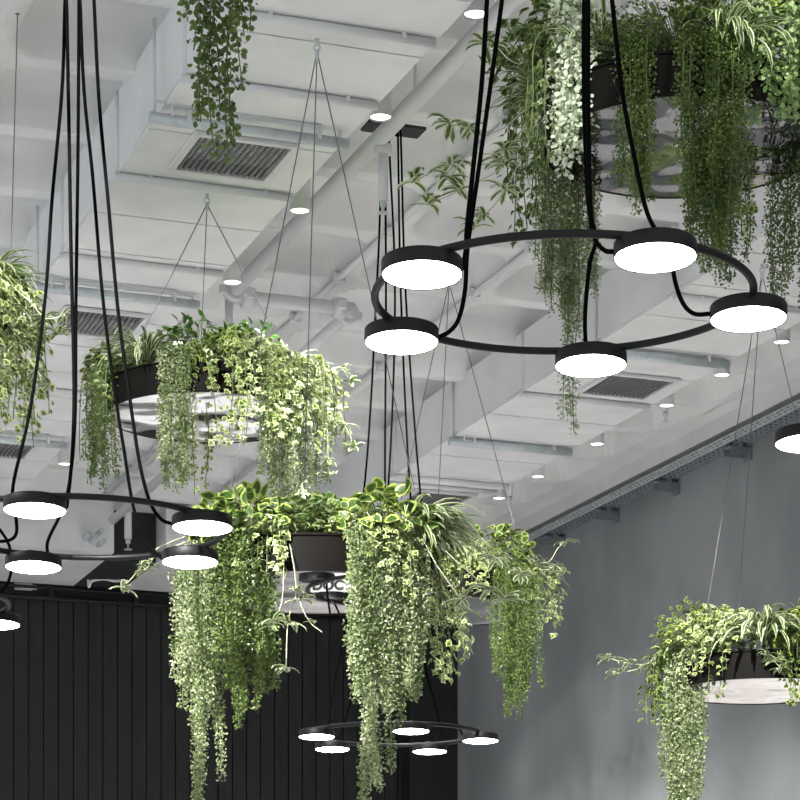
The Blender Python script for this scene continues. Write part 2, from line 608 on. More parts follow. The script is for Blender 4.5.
for t, lab in BR:
    m = MB()
    m.box(W(11.57, t, tz - .05), (.12, .07, .005))
    m.box(W(11.57, t - .065, tz - .085), (.115, .005, .04)); m.box(W(11.57, t + .065, tz - .085), (.115, .005, .04))
    m.box(W(11.69, t, tz - .09), (.008, .08, .08))
    m.box(W(11.57, t, tz - .025), (.025, .08, .02))
    tag(obj('tray_bracket', m, M['darkgalv']), 'steel bracket under the cable tray ' + lab, 'bracket', 'brackets under the cable tray')

# ------------------------------------------------------------------ odds and ends at the black wall
root = tag(empty('conduit_rail', W(5, TW - .1, 5.55)), 'black conduit rail along the top of the black wall', 'rail')
m = MB()
m.tube([W(2, TW - .05, 5.56), W(10.8, TW - .05, 5.56)], .03, 8)
m.tube([W(2, TW - .05, 5.69), W(10.8, TW - .05, 5.69)], .02, 8)
obj('tubes', m, M['blackpaint'], root)
for s in np.arange(3, 10.8, 1.1):
    m = MB(); m.box(W(s, TW - .04, 5.62), (.03, .035, .1))
    obj('clip', m, M['blackpaint'], root)
m = MB(); c = at(23, 587, 30.2); m.box(c, (.11, .03, .045)); m.box(c + V * .14, (.03, .02, .03))
tag(obj('junction_box', m, M['paintmetal']), 'small white box on the black rail below the left ring lamps', 'junction box')
m = MB(); m.box(at(51, 573, 30.0), (.022, .02, .022))
tag(obj('indicator_light', m, M['red']), 'tiny red indicator light at the top of the black wall', 'light')
m = MB()
Yc = 29.9
m.tube(spline([at(66, 573, Yc), at(82, 575, Yc), at(88, 579, Yc), at(89, 587, Yc), at(92, 581, Yc), at(104, 579, Yc), at(118, 581, Yc), at(130, 575, Yc)], 6), .02, 6)
tag(obj('loose_cable', m, M['paintmetal']), 'loose white cable dipping in front of the black wall', 'cable')
m = MB()
b0 = at(96, 539, 28.05)
for k, (dx, dy) in enumerate(((-9, -3), (-3, 0), (3, -6), (5, 4))):
    p = at(96 + dx, 539 + dy, 28.0)
    m.tube([p - U * .16, p + U * .14], .03, 8)
tag(obj('pipe_stubs', m, M['galv']), 'small cut pipe ends on the white bulkhead over the black wall', 'pipe')

# counter with a sign below the frame: the planters' polished bases mirror it
YS = 29.3
Zm = 2.61
sx = (328 - CX) / F * YS
root = tag(empty('bar_counter', np.array([sx, YS + .3, 0])), 'grey wooden bar counter mirrored in the base of the centre planter', 'counter')
m = MB(); AX = (np.array([1.0, 0, 0]), np.array([0, 1.0, 0]), ZA)
for i in range(7):
    m.box((sx, YS + .3, .10 + i * .19), (3.6, .29 - .004 * (i % 2), .092), AX)
obj('front', m, M['wood'], root)
m = MB(); m.box((sx, YS + .3, 1.36), (3.7, .34, .03), AX); obj('counter_top', m, M['wood'], root)


def mz(py):
    return 2 * Zm - (HOR - py) / F * YS + CZ


z0, z1 = mz(574), mz(592.5)
root = tag(empty('sign_board', np.array([sx, YS - .02, z0])), 'white sign with dark letters DOC on the grey counter, mirrored in the centre planter', 'sign')
m = MB(); m.box((sx + .06, YS - .012, (z0 + z1) / 2), (.27, .01, abs(z1 - z0) / 2), AX)
obj('board', m, M['signwhite'], root)
fc = bpy.data.curves.new('lettering', 'FONT')
fc.body = 'DOC'
fc.size = .17; fc.extrude = .003; fc.offset = .007
fc.align_x = 'CENTER'; fc.align_y = 'CENTER'
fc.materials.append(M['signletters'])
ft = bpy.data.objects.new('lettering_curve', fc)
C.objects.link(ft)
bpy.context.view_layer.update()
fm = bpy.data.meshes.new_from_object(ft.evaluated_get(bpy.context.evaluated_depsgraph_get()))
bpy.data.objects.remove(ft)
fm.materials.clear(); fm.materials.append(M['signletters'])
fo = bpy.data.objects.new('lettering', fm)
C.objects.link(fo)
fo.parent = root
fo.rotation_euler = (PI / 2, 0, 0)
fo.location = (.0, -.008, mz(585.5) - z0)


root = tag(empty('added_back_bar', W(6.5, TW - .25, -1.5)), 'unseen grey wooden back bar with a white shelf, added for the reflections in the planter bases', 'shelf')
m = MB()
for i in range(20):
    m.box(W(1.8 + i * .47, TW - .22, -.20), (.23, .10 + .004 * (i % 2), 1.28))
obj('panel', m, M['wood'], root)
m = MB(); m.box(W(6.2, TW - .42, .33), (4.6, .12, .27)); obj('shelf', m, M['signwhite'], root)  # unseen bright zone, added for the left planter base to mirror
m = MB(); m.box(W(SW - .03, 17, 1.35), (.03, 9.0, .75))  # unseen panel added to brighten the reflection in the lower right planter
tag(obj('reflection_panel', m, M['pinkstreaks']), 'unseen pale panel low on the grey wall, added for the lower right planter to mirror', 'panel')


# ------------------------------------------------------------------ ring chandeliers
TILT = math.radians(3.2)


def ring_lamp(cx, cy, H, R, ph, idx, labels, cables, canopy, tube_r=.0155, lamp_r=.15, canopy_size=None):
    sc = R / .73
    root = empty('ring_chandelier', np.array([cx, cy, H + CZ]))
    tag(root, labels, 'chandelier', 'black ring chandeliers')
    zc = H + CZ + .068 * sc
    m = MB()
    m.tube([(cx + R * math.cos(a), cy + R * math.sin(a), zc) for a in np.linspace(0, 2 * PI, 97)[:-1]], tube_r * (sc ** .5), 12, closed=True)
    obj('ring', m, M['black'], root)
    lr = lamp_r * sc
    for k in range(5):
        a = math.radians(ph + 72 * k)
        c = np.array([cx + R * math.cos(a), cy + R * math.sin(a), H + CZ])
        def tilt(mb):
            # the discs hang a few degrees off level, faces turned to the front of the hall
            ca, sa = math.cos(TILT), math.sin(TILT)
            mb.v = [(x, c[1] + (y - c[1]) * ca + (z - c[2]) * sa, c[2] - (y - c[1]) * sa + (z - c[2]) * ca) for x, y, z in mb.v]
        m = MB()
        m.lathe(c, [(lr * .965, .006), (lr * .99, -.002), (lr, 0), (lr, .050 * sc), (lr * .985, .054 * sc), (0.001, .055 * sc)], 48, True, False, False)
        tilt(m)
        hs = obj('lamp_housing', m, M['black'], root)
        m = MB()
        m.lathe(c + ZA * .001, [(.001, -.012), (lr * .35, -.0105), (lr * .7, -.006), (lr * .967, 0)], 48, True, False, False)
        tilt(m)
        obj('diffuser', m, M['lamp'], hs)
        m = MB()
        tg = np.array([-math.sin(a), math.cos(a), 0])
        m.tube([c + tg * -.03 * sc + ZA * .068 * sc, c + tg * .03 * sc + ZA * .068 * sc], .024 * sc, 10)
        m.lathe(c + ZA * .045 * sc, [(.02, 0), (.02, .02)], 10)
        obj('mount', m, M['black'], hs)
    for k, att, pts in cables:
        a = math.radians(ph + 72 * k)
        c = np.array([cx + R * math.cos(a), cy + R * math.sin(a), H + CZ])
        i_ = np.array([math.cos(math.radians(att)), math.sin(math.radians(att)), 0])
        side = c + i_ * lr + ZA * .022 * sc
        # depth follows the height between canopy and lamp; the listed points are where the cable hangs on its way down
        top = np.array(canopy) + np.array([.05 * math.cos(a), .05 * math.sin(a), 0])
        P3 = []
        Ytop, Yb = top[1], (c + i_ * (lr + .06))[1]
        for (px, py) in pts:
            zt = (HOR - py) / F * Ytop + CZ
            f = np.clip((top[2] - zt) / max(.01, top[2] - (H + CZ)), 0, 1)
            P3.append(at(px, py, Ytop + (Yb - Ytop) * f))
        P3 = [top, 2 * P3[0] - P3[1]] + P3 + [side]
        m = MB()
        m.tube(spline(P3, 8), .0090 * (.8 if sc < 1 else 1), 8)
        obj('cable', m, M['cable'], root)
    m = MB()
    cw = canopy_size or (.12, .12)
    m.box(np.array(canopy) + ZA * .035, (cw[0], cw[1], .010))
    obj('canopy', m, M['blackpaint'], root)
    return root


ring_lamp(.632, 9.295, 2.81, .73, 5, 0, 'large black ring chandelier with five glowing discs, nearest the camera',
          [(2, 0, [(502, 0), (494, 60), (480, 160), (468, 245), (465, 290), (459, 318), (450, 331)]),
           (3, 0, [(487, 0), (482, 80), (473, 170), (467, 228), (466, 248)]),
           (1, 90, [(584, 0), (584, 100), (588, 200), (596, 238), (590, 262), (586, 300), (585, 330)]),
           (4, 180, [(588, 0), (588, 100), (590, 200), (594, 236), (604, 250)]),
           (0, 180, [(612, 0), (622, 90), (635, 160), (648, 215), (668, 250), (676, 285), (684, 305), (695, 314)])],
          (.632, 9.295, 6.33 + CZ))
ring_lamp(-1.624, 12.149, 2.52, .73, 45, 0, 'left black ring chandelier with glowing discs, in front of the left planters',
          [(2, 60, [(65, 0), (62, 90), (52, 200), (45, 300), (30, 410), (13, 486), (16, 515), (10, 540)]),
           (3, 10, [(67, 20), (69, 130), (71, 250), (74, 380), (73, 440), (70, 480)]),
           (1, 50, [(79, 0), (78, 150), (76, 300), (75, 420), (69, 485), (60, 515), (47, 545)]),
           (0, 175, [(80, 0), (84, 90), (93, 180), (102, 290), (113, 380), (124, 450), (133, 505), (145, 540)]),
           (4, 180, [(94, 0), (99, 100), (108, 200), (118, 310), (130, 400), (140, 465), (150, 502), (161, 519)])],
          (-1.624, 12.149, 6.33 + CZ))
ring_lamp(-.041, 16.615, 2.06, .60, 65, 0, 'small far black ring chandelier before the black wall, under the centre planter',
          [(2, 60, [(382, 150), (379, 240), (376, 300), (371, 400), (364, 490), (350, 600), (333, 690), (328, 720)]),
           (3, 90, [(385, 150), (386, 300), (385, 490), (388, 600), (400, 690)]),
           (1, 90, [(389, 140), (395, 300), (388, 490), (372, 620), (345, 720)]),
           (0, 90, [(398, 140), (401, 300), (410, 490), (424, 655), (434, 700), (440, 730)]),
           (4, 150, [(401, 145), (406, 300), (420, 490), (436, 640), (440, 690), (454, 716)])],
          (-.045, 16.69, 6.30 + CZ), canopy_size=(.21, .09))
ring_lamp(2.60, 10.95, 2.74, .73, 30, 0, 'black ring chandelier mostly cut off by the right picture edge',
          [(2, 20, [(893, 0), (870, 200), (860, 380)])], (2.60, 10.95, 6.33 + CZ))
ring_lamp(-3.12, 14.6, 2.60, .73, 36, 0, 'black ring chandelier mostly cut off by the left picture edge below',
          [(0, 90, [(-60, 100), (-40, 300), (-22, 500), (-18, 580)]), (4, 40, [(-70, 100), (-50, 300), (-25, 480), (9, 545), (9, 580)])], (-3.12, 14.6, 6.33 + CZ))


# ------------------------------------------------------------------ leaves
def fan(perim, bulge=.0):
    """perimeter (x, y, z) of a leaf -> verts, tris, uv about a centre vertex on the midrib"""
    p = np.array(perim, float)
    cen = np.array([[0, .48, bulge]])
    v = np.vstack([cen, p])
    n = len(p)
    f = [(0, 1 + i, 1 + (i + 1) % n) for i in range(n)]
    uv = np.vstack([[0, .5], np.c_[np.ones(n), p[:, 1]]])
    return v, f, uv


T_ROUND = (np.array([(0, 0, 0), (-.40, .30, .07), (-.38, .78, .07), (0, 1, -.02), (.38, .78, .07), (.40, .30, .07)]),
           [(0, 3, 2, 1), (0, 5, 4, 3)], np.array([(0, 0), (1, .3), (1, .8), (0, 1), (1, .8), (1, .3)], float))
T_OVAL = fan([(0, 0, .0), (-.22, .10, .05), (-.36, .32, .09), (-.34, .58, .07), (-.20, .83, .0), (0, 1.02, -.10),
              (.20, .83, .0), (.34, .58, .07), (.36, .32, .09), (.22, .10, .05)], -.02)
T_IVY = fan([(0, .06, 0), (-.24, -.10, .03), (-.40, .12, .05), (-.66, .30, -.02), (-.36, .46, .06), (-.34, .66, .04), (-.14, .72, .05), (0, 1.1, -.12),
             (.14, .72, .05), (.34, .66, .04), (.36, .46, .06), (.66, .30, -.02), (.40, .12, .05), (.24, -.10, .03)], .0)


def unit(a):
    return a / (np.linalg.norm(a, axis=-1, keepdims=True) + 1e-9)


class LB:
    """collects leaves into one mesh with per-leaf 'rnd' and a midrib-to-margin UV"""
    def __init__(s):
        s.V, s.Fc, s.UV, s.R, s.n = [], [], [], [], 0

    def leaves(s, tm, pos, d, nrm, size, rnd):
        tv, tf, tu = tm
        N = len(pos)
        if N == 0:
            return s
        d = unit(np.asarray(d, float))
        x = unit(np.cross(d, nrm))
        z = np.cross(x, d)
        sz = np.asarray(size)[:, None, None]
        wv = pos[:, None, :] + sz * (tv[None, :, 0:1] * x[:, None] + tv[None, :, 1:2] * d[:, None] + tv[None, :, 2:3] * z[:, None])
        k = len(tv)
        s.V.append(wv.reshape(-1, 3))
        off = s.n + np.arange(N) * k
        for o_ in off:
            s.Fc += [tuple(int(i + o_) for i in f) for f in tf]
        s.UV.append(np.tile(tu, (N, 1)))
        s.R.append(np.repeat(rnd, k))
        s.n += N * k
        return s

    def strap(s, path, side, width, rnd):
        """a long folded blade: path (m,3), side (3,) or (m,3), width (m,)"""
        P = np.array(path, float); m = len(P)
        T = unit(np.gradient(P, axis=0))
        X = unit(np.cross(T, np.cross(np.broadcast_to(side, P.shape), T)))
        Nn = np.cross(X, T)
        w = np.asarray(width)[:, None]
        v = np.stack([P - X * w + Nn * w * .35, P, P + X * w + Nn * w * .35], 1).reshape(-1, 3)
        for i in range(m - 1):
            a = s.n + i * 3
            s.Fc += [(a, a + 1, a + 4, a + 3), (a + 1, a + 2, a + 5, a + 4)]
        s.V.append(v)
        ys = np.linspace(0, 1, m)
        s.UV.append(np.stack([np.stack([np.ones(m), ys], -1), np.stack([np.zeros(m), ys], -1), np.stack([np.ones(m), ys], -1)], 1).reshape(-1, 2))
        s.R.append(np.full(m * 3, rnd))
        s.n += m * 3
        return s

    def build(s, name, mat, parent):
        if not s.n:
            return None
        me = bpy.data.meshes.new(name)
        v = np.vstack(s.V) - wloc(parent)
        me.from_pydata(v.tolist(), [], s.Fc)
        uv = np.vstack(s.UV); rn = np.concatenate(s.R)
        li = np.empty(len(me.loops), np.int32)
        me.loops.foreach_get('vertex_index', li)
        me.uv_layers.new(name='UVMap').data.foreach_set('uv', uv[li].astype(np.float32).ravel())
        a = me.attributes.new('rnd', 'FLOAT', 'POINT')
        a.data.foreach_set('value', rn.astype(np.float32))
        me.polygons.foreach_set('use_smooth', [True] * len(me.polygons))
        me.materials.append(mat)
        o = bpy.data.objects.new(name, me)
        C.objects.link(o)
        o.parent = parent
        return o


def rvec(n):
    return unit(rng.normal(size=(n, 3)))


# ------------------------------------------------------------------ planters
PR, PH = .69, .20


class Planter:
    def __init__(s, px, py, Y, apex, label, mat, wires='cone'):
        s.c = at(px, py, Y)
        s.root = empty('hanging_planter', s.c)
        tag(s.root, label, 'planter', 'round hanging planters with polished bases')
        c = s.c
        m = MB()
        m.lathe(c, [(PR - .03, .012), (PR, 0), (PR, PH), (PR + .012, PH), (PR + .012, PH + .012), (PR - .02, PH + .012), (PR - .02, .014)], 160, False, False, False)
        obj('band', m, M['bronze'], s.root)
        m = MB()
        m.lathe(c + ZA * .004, [(.001, -.0), (.3, .0), (PR - .012, .0)], 72, True, False, False)
        obj('mirror_base', m, mat, s.root)
        m = MB()
        m.lathe(c + ZA * (PH - .03), [(.001, 0), (PR - .02, 0)], 40, False, False, False)
        obj('soil', m, M['soil'], s.root)
        a0 = 100
        for k in range(3):
            a = math.radians(a0 + 120 * k)
            e = c + np.array([PR * math.cos(a), PR * math.sin(a), PH])
            tp = np.array([c[0], c[1], apex + CZ]) if wires == 'cone' else np.array([e[0], e[1], apex + CZ])
            m = MB(); m.tube([e, tp], .0035, 5); obj('wire', m, M['wire'], s.root)
        if wires == 'cone':
            m = MB()
            tp = np.array([c[0], c[1], apex + CZ])
            m.tube([tp - ZA * .05, tp + ZA * .008], .012, 8)
            m.tube([tp + ZA * .026 + np.array([.018 * math.cos(q), 0, .018 * math.sin(q)]) for q in np.linspace(0, 2 * PI, 13)[:-1]], .005, 6, closed=True)
            m.tube([tp + ZA * .04, tp + ZA * .075], .012, 8)
            obj('hook', m, M['galv'], s.root)

    def rim(s, az, r=.60, dz=0):
        a = math.radians(az)
        return s.c + np.array([r * math.cos(a), r * math.sin(a), PH + dz])


def outw(az):
    a = math.radians(az)
    return np.array([math.cos(a), math.sin(a), 0.0])


def strand_path(start, o, out, L, rise=.08, n=26, wander=.03, end=None):
    """from the crown over the rim, then straight down for L below the rim"""
    sd = np.array([-o[1], o[0], 0])
    ph, ph2 = rng.uniform(0, 6.28, 2)
    P = []
    arc = .26 + out
    tot = arc + L
    for q in np.linspace(0, 1, n):
        l = q * tot
        if l < arc:
            f = l / arc
            h = out * math.sin(f * PI / 2)
            z = rise * math.sin(f * PI) - .10 * f * f
            p = start + o * h + ZA * z
        else:
            g = l - arc
            p = start + o * out + ZA * (-.10 - g)
            wob = wander * min(1, g * 2)
            p = p + sd * wob * math.sin(g * 5 + ph) + o * wob * .6 * math.sin(g * 4 + ph2)
        if end is not None:
            p = p + np.asarray(end) * q * q
        P.append(p)
    return np.array(P)


def along(P, n):
    seg = np.linalg.norm(np.diff(P, axis=0), axis=1)
    cum = np.r_[0, np.cumsum(seg)]
    u = np.sort(rng.uniform(0, cum[-1], n))
    return np.stack([np.interp(u, cum, P[:, k]) for k in range(3)], -1), u / cum[-1], cum[-1]


def trailing(pl, az0, az1, L, n, label, mat='fine', out=(.08, .2), leaf=.019, dens=230, w=.054, taper=.35, dz=0.03, r=.60, tail=None, end=None,
             cat='trailing plant', name='trailing_plant', tm=T_ROUND, group=None, rise=.09):
    azm = (az0 + az1) / 2
    root = tag(empty(name, pl.rim(azm, r)), label, cat, group)
    for i in range(n):
        f = (i + .5) / n
        az = az0 + (az1 - az0) * f + rng.uniform(-2, 2)
        k = 1 - taper * abs(2 * f - 1) ** 1.5
        Li = L * k * rng.uniform(.72, 1.0)
        if tail and i in tail:
            Li = tail[i]
        o = outw(az)
        P = strand_path(pl.rim(az, r + rng.uniform(-.06, .04), dz), o, rng.uniform(*out), Li, rise=rise, wander=.025, end=end)
        m = MB(); m.tube(P, .0028, 4, cap=False)
        st = obj('strand', m, M['stem'], root)
        leaf_ = leaf * (.74 if tm is T_ROUND and leaf < .0235 else 1.0)
        N = int(dens * (2.6 if leaf < .0235 else 1.7) * (Li + .3))
        p, u, _ = along(P, N)
        tw = rvec(N) * np.array([1, 1, .55])
        rad = w * np.sqrt(rng.uniform(.05, 1, N)) * (1.15 - .65 * u)
        p = p + tw * rad[:, None] - ZA * rng.uniform(0, .02, N)[:, None]
        d = tw * .8 + rvec(N) * .7 - ZA * .35
        nr = unit(rvec(N) + ZA * .55 + o * .35)
        clump = np.interp(u, np.linspace(0, 1, 9), rng.uniform(0, 1, 9))
        rnd = np.clip(clump * .6 + rng.uniform(-.1, .5, N), 0, 1) ** 1.5
        LB().leaves(tm, p, d, nr, leaf_ * rng.uniform(.7, 1.25, N), rnd).build('leaves', M[mat], st)
    return root


def leafy(pl, az, label, mat='pothos', tm=T_OVAL, R=.2, n=110, leaf=.062, strands=0, L=.4, out=(.12, .22), spread=24, dens=46, r=.52, dz=.02, lift=.9, end=None,
          name='pothos', cat='plant', group=None, width=1.0):
    """a mound of stalked leaves, with or without leafy strands over the rim"""
    base = pl.rim(az, r)
    o = outw(az)
    sd = np.array([-o[1], o[0], 0])
    root = tag(empty(name, base), label, cat, group)
    n = int(n * 1.6); R *= 1.1
    if tm is not T_ROUND:
        leaf *= 1.1
    d = rvec(n)
    d[:, 2] = np.abs(d[:, 2]) * lift
    rad = R * rng.uniform(.45, 1, n) ** .6
    p = base + ZA * dz + d * rad[:, None]
    p = p + sd * ((p - base) @ sd)[:, None] * (width - 1)
    ld = unit(d * .6 + rvec(n) * .6 + o * .25 - ZA * .35)
    nr = unit(d * .7 + ZA * .5 + o * .3 + rvec(n) * .45)
    cr = obj('stems', stems_mb(base, p, n), M['stem'], root)
    LB().leaves(tm, p, ld, nr, leaf * rng.uniform(.65, 1.15, n), rng.uniform(0, 1, n)).build('leaves', M[mat], cr)
    for i in range(strands):
        az_ = az + rng.uniform(-spread, spread)
        o_ = outw(az_)
        Li = L * rng.uniform(.55, 1.0)
        P = strand_path(pl.rim(az_, .58, dz), o_, rng.uniform(*out), Li, rise=.12, wander=.035, end=end)
        m = MB(); m.tube(P, .003, 4, cap=False)
        st = obj('strand', m, M['stem'], root)
        N = max(6, int(dens * (Li + .35)))
        q, u, _ = along(P, N)
        tw = rvec(N) * np.array([1, 1, .4])
        q = q + tw * (leaf * .45)
        ld = unit(tw * .8 - ZA * .55 + o_ * .2)
        nr = unit(o_ * .55 + ZA * .5 + rvec(N) * .5)
        LB().leaves(tm, q, ld, nr, leaf * rng.uniform(.55, 1.05, N) * (1 - .3 * u), rng.uniform(0, 1, N)).build('leaves', M[mat], st)
    return root


def stems_mb(base, p, n):
    m = MB()
    for i in range(0, n, 3):
        mid = base * .45 + p[i] * .55 + ZA * .02
        m.tube([base + rng.uniform(-.04, .04, 3) * (1, 1, 0), mid, p[i]], .0022, 3, cap=False)
    return m


def blade(base, o, length, up, width, lean, seg=9):
    """arching strap leaf path and widths"""
    P = []
    for q in np.linspace(0, 1, seg):
        a = up - (up + lean) * q ** 1.25
        if not P:
            P.append(base.copy()); continue
        P.append(P[-1] + (o * math.cos(a) + ZA * math.sin(a)) * length / (seg - 1))
    w = width * np.clip(np.minimum(np.linspace(.6, 3.2, seg), np.linspace(4, 0.02, seg)), 0.02, 1)
    return np.array(P), w


def spider(pl, az, label, n=38, length=.36, r=.52, dz=.0, bias=None, up=(.5, 1.45), lean=(.2, 1.2), width=.012, runners=(), fan_=150, mat='spider', group=None):
    base = pl.rim(az, r, dz)
    root = tag(empty('spider_plant', base), label, 'plant', group)
    lb = LB()
    bz = az if bias is None else bias
    for i in range(n):
        a = bz + rng.normal() * fan_ * .5
        o = outw(a)
        P, w = blade(base + o * .02 + rng.uniform(-.03, .03, 3) * (1, 1, 0), o, length * rng.uniform(.6, 1.1), rng.uniform(*up), width * rng.uniform(.8, 1.15), rng.uniform(*lean))
        lb.strap(P, np.cross(o, ZA), w, rng.uniform(0, 1))
    lb.build('leaves', M[mat], root)
    for k, (ends, sizes) in enumerate(runners):
        # a pale runner that arches out from the crown and carries plantlets
        P = spline([base, base * .6 + np.array(ends[0]) * .4 + ZA * .08] + [np.array(e) for e in ends], 8)
        m = MB(); m.tube(P, .0032, 5, cap=False)
        ru = obj('runner', m, M['palestem'], root)
        for e, sz in zip(ends, sizes):
            if sz <= 0:
                continue
            l2 = LB()
            for q in range(9):
                o = unit(rng.normal(size=3) * (1, 1, .3)); o[2] = 0
                o = unit(o)
                P2, w2 = blade(np.array(e), o, sz * rng.uniform(.6, 1.1), rng.uniform(-.3, 1.2), sz * .13, rng.uniform(.2, .9), 5)
                l2.strap(P2, np.cross(o, ZA), w2, rng.uniform(0, 1))
            l2.build('plantlet', M[mat], ru)
    return root


FV = 'fine-leaved trailing vines'
IV = 'ivies in the hanging planters'
PO = 'variegated pothos in the hanging planters'
SP = 'spider plants in the hanging planters'

# ---- planter on the left
A = Planter(207, 419, 16.6, BOX - .07, 'round hanging planter with dark band and polished base, left of centre', M['mirrorsoft'])
trailing(A, 192, 218, .80, 13, 'dark fine-leaved vine hanging off the left end of the left planter', 'finedark', out=(.12, .24), leaf=.018, group=FV)
trailing(A, 249, 267, .90, 11, 'pale fine-leaved vine hanging across the polished base of the left planter', 'fine', out=(.08, .16), leaf=.021, group=FV)
trailing(A, 300, 338, .98, 26, 'bright fine-leaved vine hanging below the ivy on the right of the left planter', 'fine', out=(.08, .30), leaf=.019, group=FV)
leafy(A, 305, 'bright variegated ivy over the right front rim of the left planter', 'ivy', T_IVY, .24, 170, .058, 22, .52, (.20, .36), 28, 60, name='ivy', group=IV)
leafy(A, 345, 'variegated ivy on the right end of the left planter', 'ivy', T_IVY, .24, 110, .055, 12, .40, (.22, .40), 22, 50, name='ivy', group=IV)
leafy(A, 180, 'yellow-edged pothos at the left end of the left planter', 'pothos', R=.22, n=80, leaf=.070, strands=3, L=.3, r=.62, dz=.10, group=PO)
leafy(A, 262, 'plain green leafy plant standing tallest on the left planter', 'green', R=.21, n=75, leaf=.062, strands=0, r=.42, dz=.12, lift=1.2, name='leafy_plant', group='green leafy plants')
leafy(A, 284, 'yellow-edged pothos over the front rim of the left planter', 'pothos', R=.2, n=80, leaf=.066, strands=8, L=.12, group=PO, dz=.05, r=.6)
leafy(A, 322, 'plain green leafy plant behind the ivy of the left planter', 'green', R=.25, n=110, leaf=.05, strands=0, r=.38, dz=.10, lift=1.1, name='leafy_plant', group='green leafy plants')
leafy(A, 20, 'yellow-edged pothos at the right end of the left planter', 'pothos', R=.2, n=50, leaf=.055, strands=2, L=.2, group=PO)
spider(A, 232, 'spider plant with drooping striped blades on the left front of the left planter', 85, .42, .60, .06, up=(.4, 1.4), fan_=170, group=SP)
spider(A, 352, 'spider plant with long runners at the right end of the left planter', 34, .36, .55, .04, bias=330, group=SP,
       runners=[([at(333, 400, 16.3), at(345, 425, 16.2), at(355, 447, 16.2)], [0, .12, .12]), ([at(325, 420, 16.2), at(328, 460, 16.2), at(330, 478, 16.2)], [0, .1, .12]),
                ([at(330, 380, 16.5), at(342, 368, 16.5), at(350, 382, 16.5)], [0, .1, .1])])
leafy(A, 98, 'ivy trailing below the far rim of the left planter', 'ivy', T_IVY, .15, 30, .05, 6, .5, (.1, .16), 14, 44, name='ivy', group=IV)
leafy(A, 205, 'light ivy with loose shoots at the left rim of the left planter', 'ivy', T_IVY, .16, 40, .045, 4, .5, (.24, .36), 16, 26, name='ivy', group=IV)

# ---- centre planter
B = Planter(317, 594, 14.04, BOX - .07, 'round hanging planter with polished base mirroring a sign, centre, under dense foliage', M['mirror'])
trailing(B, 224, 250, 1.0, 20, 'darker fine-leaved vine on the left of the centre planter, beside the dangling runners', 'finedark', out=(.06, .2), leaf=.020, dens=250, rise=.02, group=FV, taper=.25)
trailing(B, 194, 226, 1.02, 24, 'pale fine-leaved vine curtain at the left end of the centre planter, longest tail', 'fine', out=(.08, .24), leaf=.019, dens=250, rise=.02, tail={14: 1.50, 15: 1.42, 13: 1.36, 16: 1.25}, group=FV, taper=.3)
trailing(B, 286, 324, 1.02, 36, 'broad fine-leaved vine curtain hanging from the front of the centre planter', 'fine', out=(.06, .24), leaf=.020, dens=260, rise=.02,
         tail={8: 1.50, 9: 1.46, 10: 1.34, 11: 1.30, 12: 1.24, 7: 1.3}, group=FV, taper=.25)
leafy(B, 246, 'bright ivy over the front rim left of the mirrored sign', 'ivy', T_IVY, .19, 90, .052, 8, .16, (.1, .2), 11, 60, dz=.0, name='ivy', group=IV)
leafy(B, 303, 'bright ivy over the top of the front vine curtain of the centre planter', 'ivy', T_IVY, .20, 130, .055, 14, .30, (.14, .26), 18, 60, name='ivy', group=IV)
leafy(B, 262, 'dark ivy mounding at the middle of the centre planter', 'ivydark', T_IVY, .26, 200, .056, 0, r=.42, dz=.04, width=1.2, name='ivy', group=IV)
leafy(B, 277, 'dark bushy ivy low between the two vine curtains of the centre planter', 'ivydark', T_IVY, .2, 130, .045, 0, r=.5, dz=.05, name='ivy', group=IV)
leafy(B, 342, 'ivy trailing down the right end of the centre planter beside a thin lamp cable', 'ivy', T_IVY, .18, 70, .055, 10, .70, (.10, .22), 18, 52, end=(.12, 0, 0), name='ivy', group=IV)
leafy(B, 225, 'yellow-edged pothos mounding on the left of the centre planter', 'pothos', R=.26, n=110, leaf=.092, strands=0, r=.60, dz=.06, group=PO, lift=.9, width=1.2)
leafy(B, 312, 'yellow-edged pothos mounding on the right of the centre planter below thin cables', 'pothos', R=.25, n=110, leaf=.090, strands=0, r=.60, dz=.06, group=PO, width=1.3)
leafy(B, 300, 'pale small-leaved plant under the right pothos of the centre planter', 'fine', T_ROUND, .2, 420, .024, 0, r=.56, dz=.0, name='leafy_plant', group='small-leaved plants')
spider(B, 182, 'spider plant with upright dark blades at the left end of the centre planter', 34, .34, .55, .06, up=(.9, 1.5), lean=(-.6, .5), group=SP,
       runners=[([at(150, 560, 13.9), at(132, 578, 13.9), at(122, 588, 13.9)], [0, 0, .11]), ([at(158, 548, 13.8), at(150, 563, 13.8), at(146, 570, 13.8)], [0, .09, .1])])
spider(B, 332, 'large spider plant with long arching blades on the right of the centre planter', 95, .52, .58, .08, width=.016, bias=335, fan_=90, up=(.3, 1.2), lean=(.4, 1.4), group=SP,
       runners=[([at(470, 545, 13.6), at(495, 560, 13.6), at(520, 575, 13.6)], [.12, .12, .12]), ([at(455, 560, 13.5), at(490, 590, 13.5), at(505, 600, 13.5)], [0, .14, .16]),
                ([at(440, 570, 13.4), at(462, 600, 13.4), at(470, 612, 13.4)], [0, .14, .12])])
spider(B, 255, 'small spider plant whose runners dangle before the black wall left of the sign', 16, .22, .6, .0, bias=255, fan_=60, group=SP,
       runners=[([at(296, 590, 13.2), at(288, 622, 13.2), at(286, 668, 13.2)], [.1, .13, .1]), ([at(300, 600, 13.2), at(310, 622, 13.2), at(322, 632, 13.2)], [.12, .05, 0]),
                ([at(282, 600, 13.2), at(274, 620, 13.2), at(270, 626, 13.2)], [0, .12, .1])])

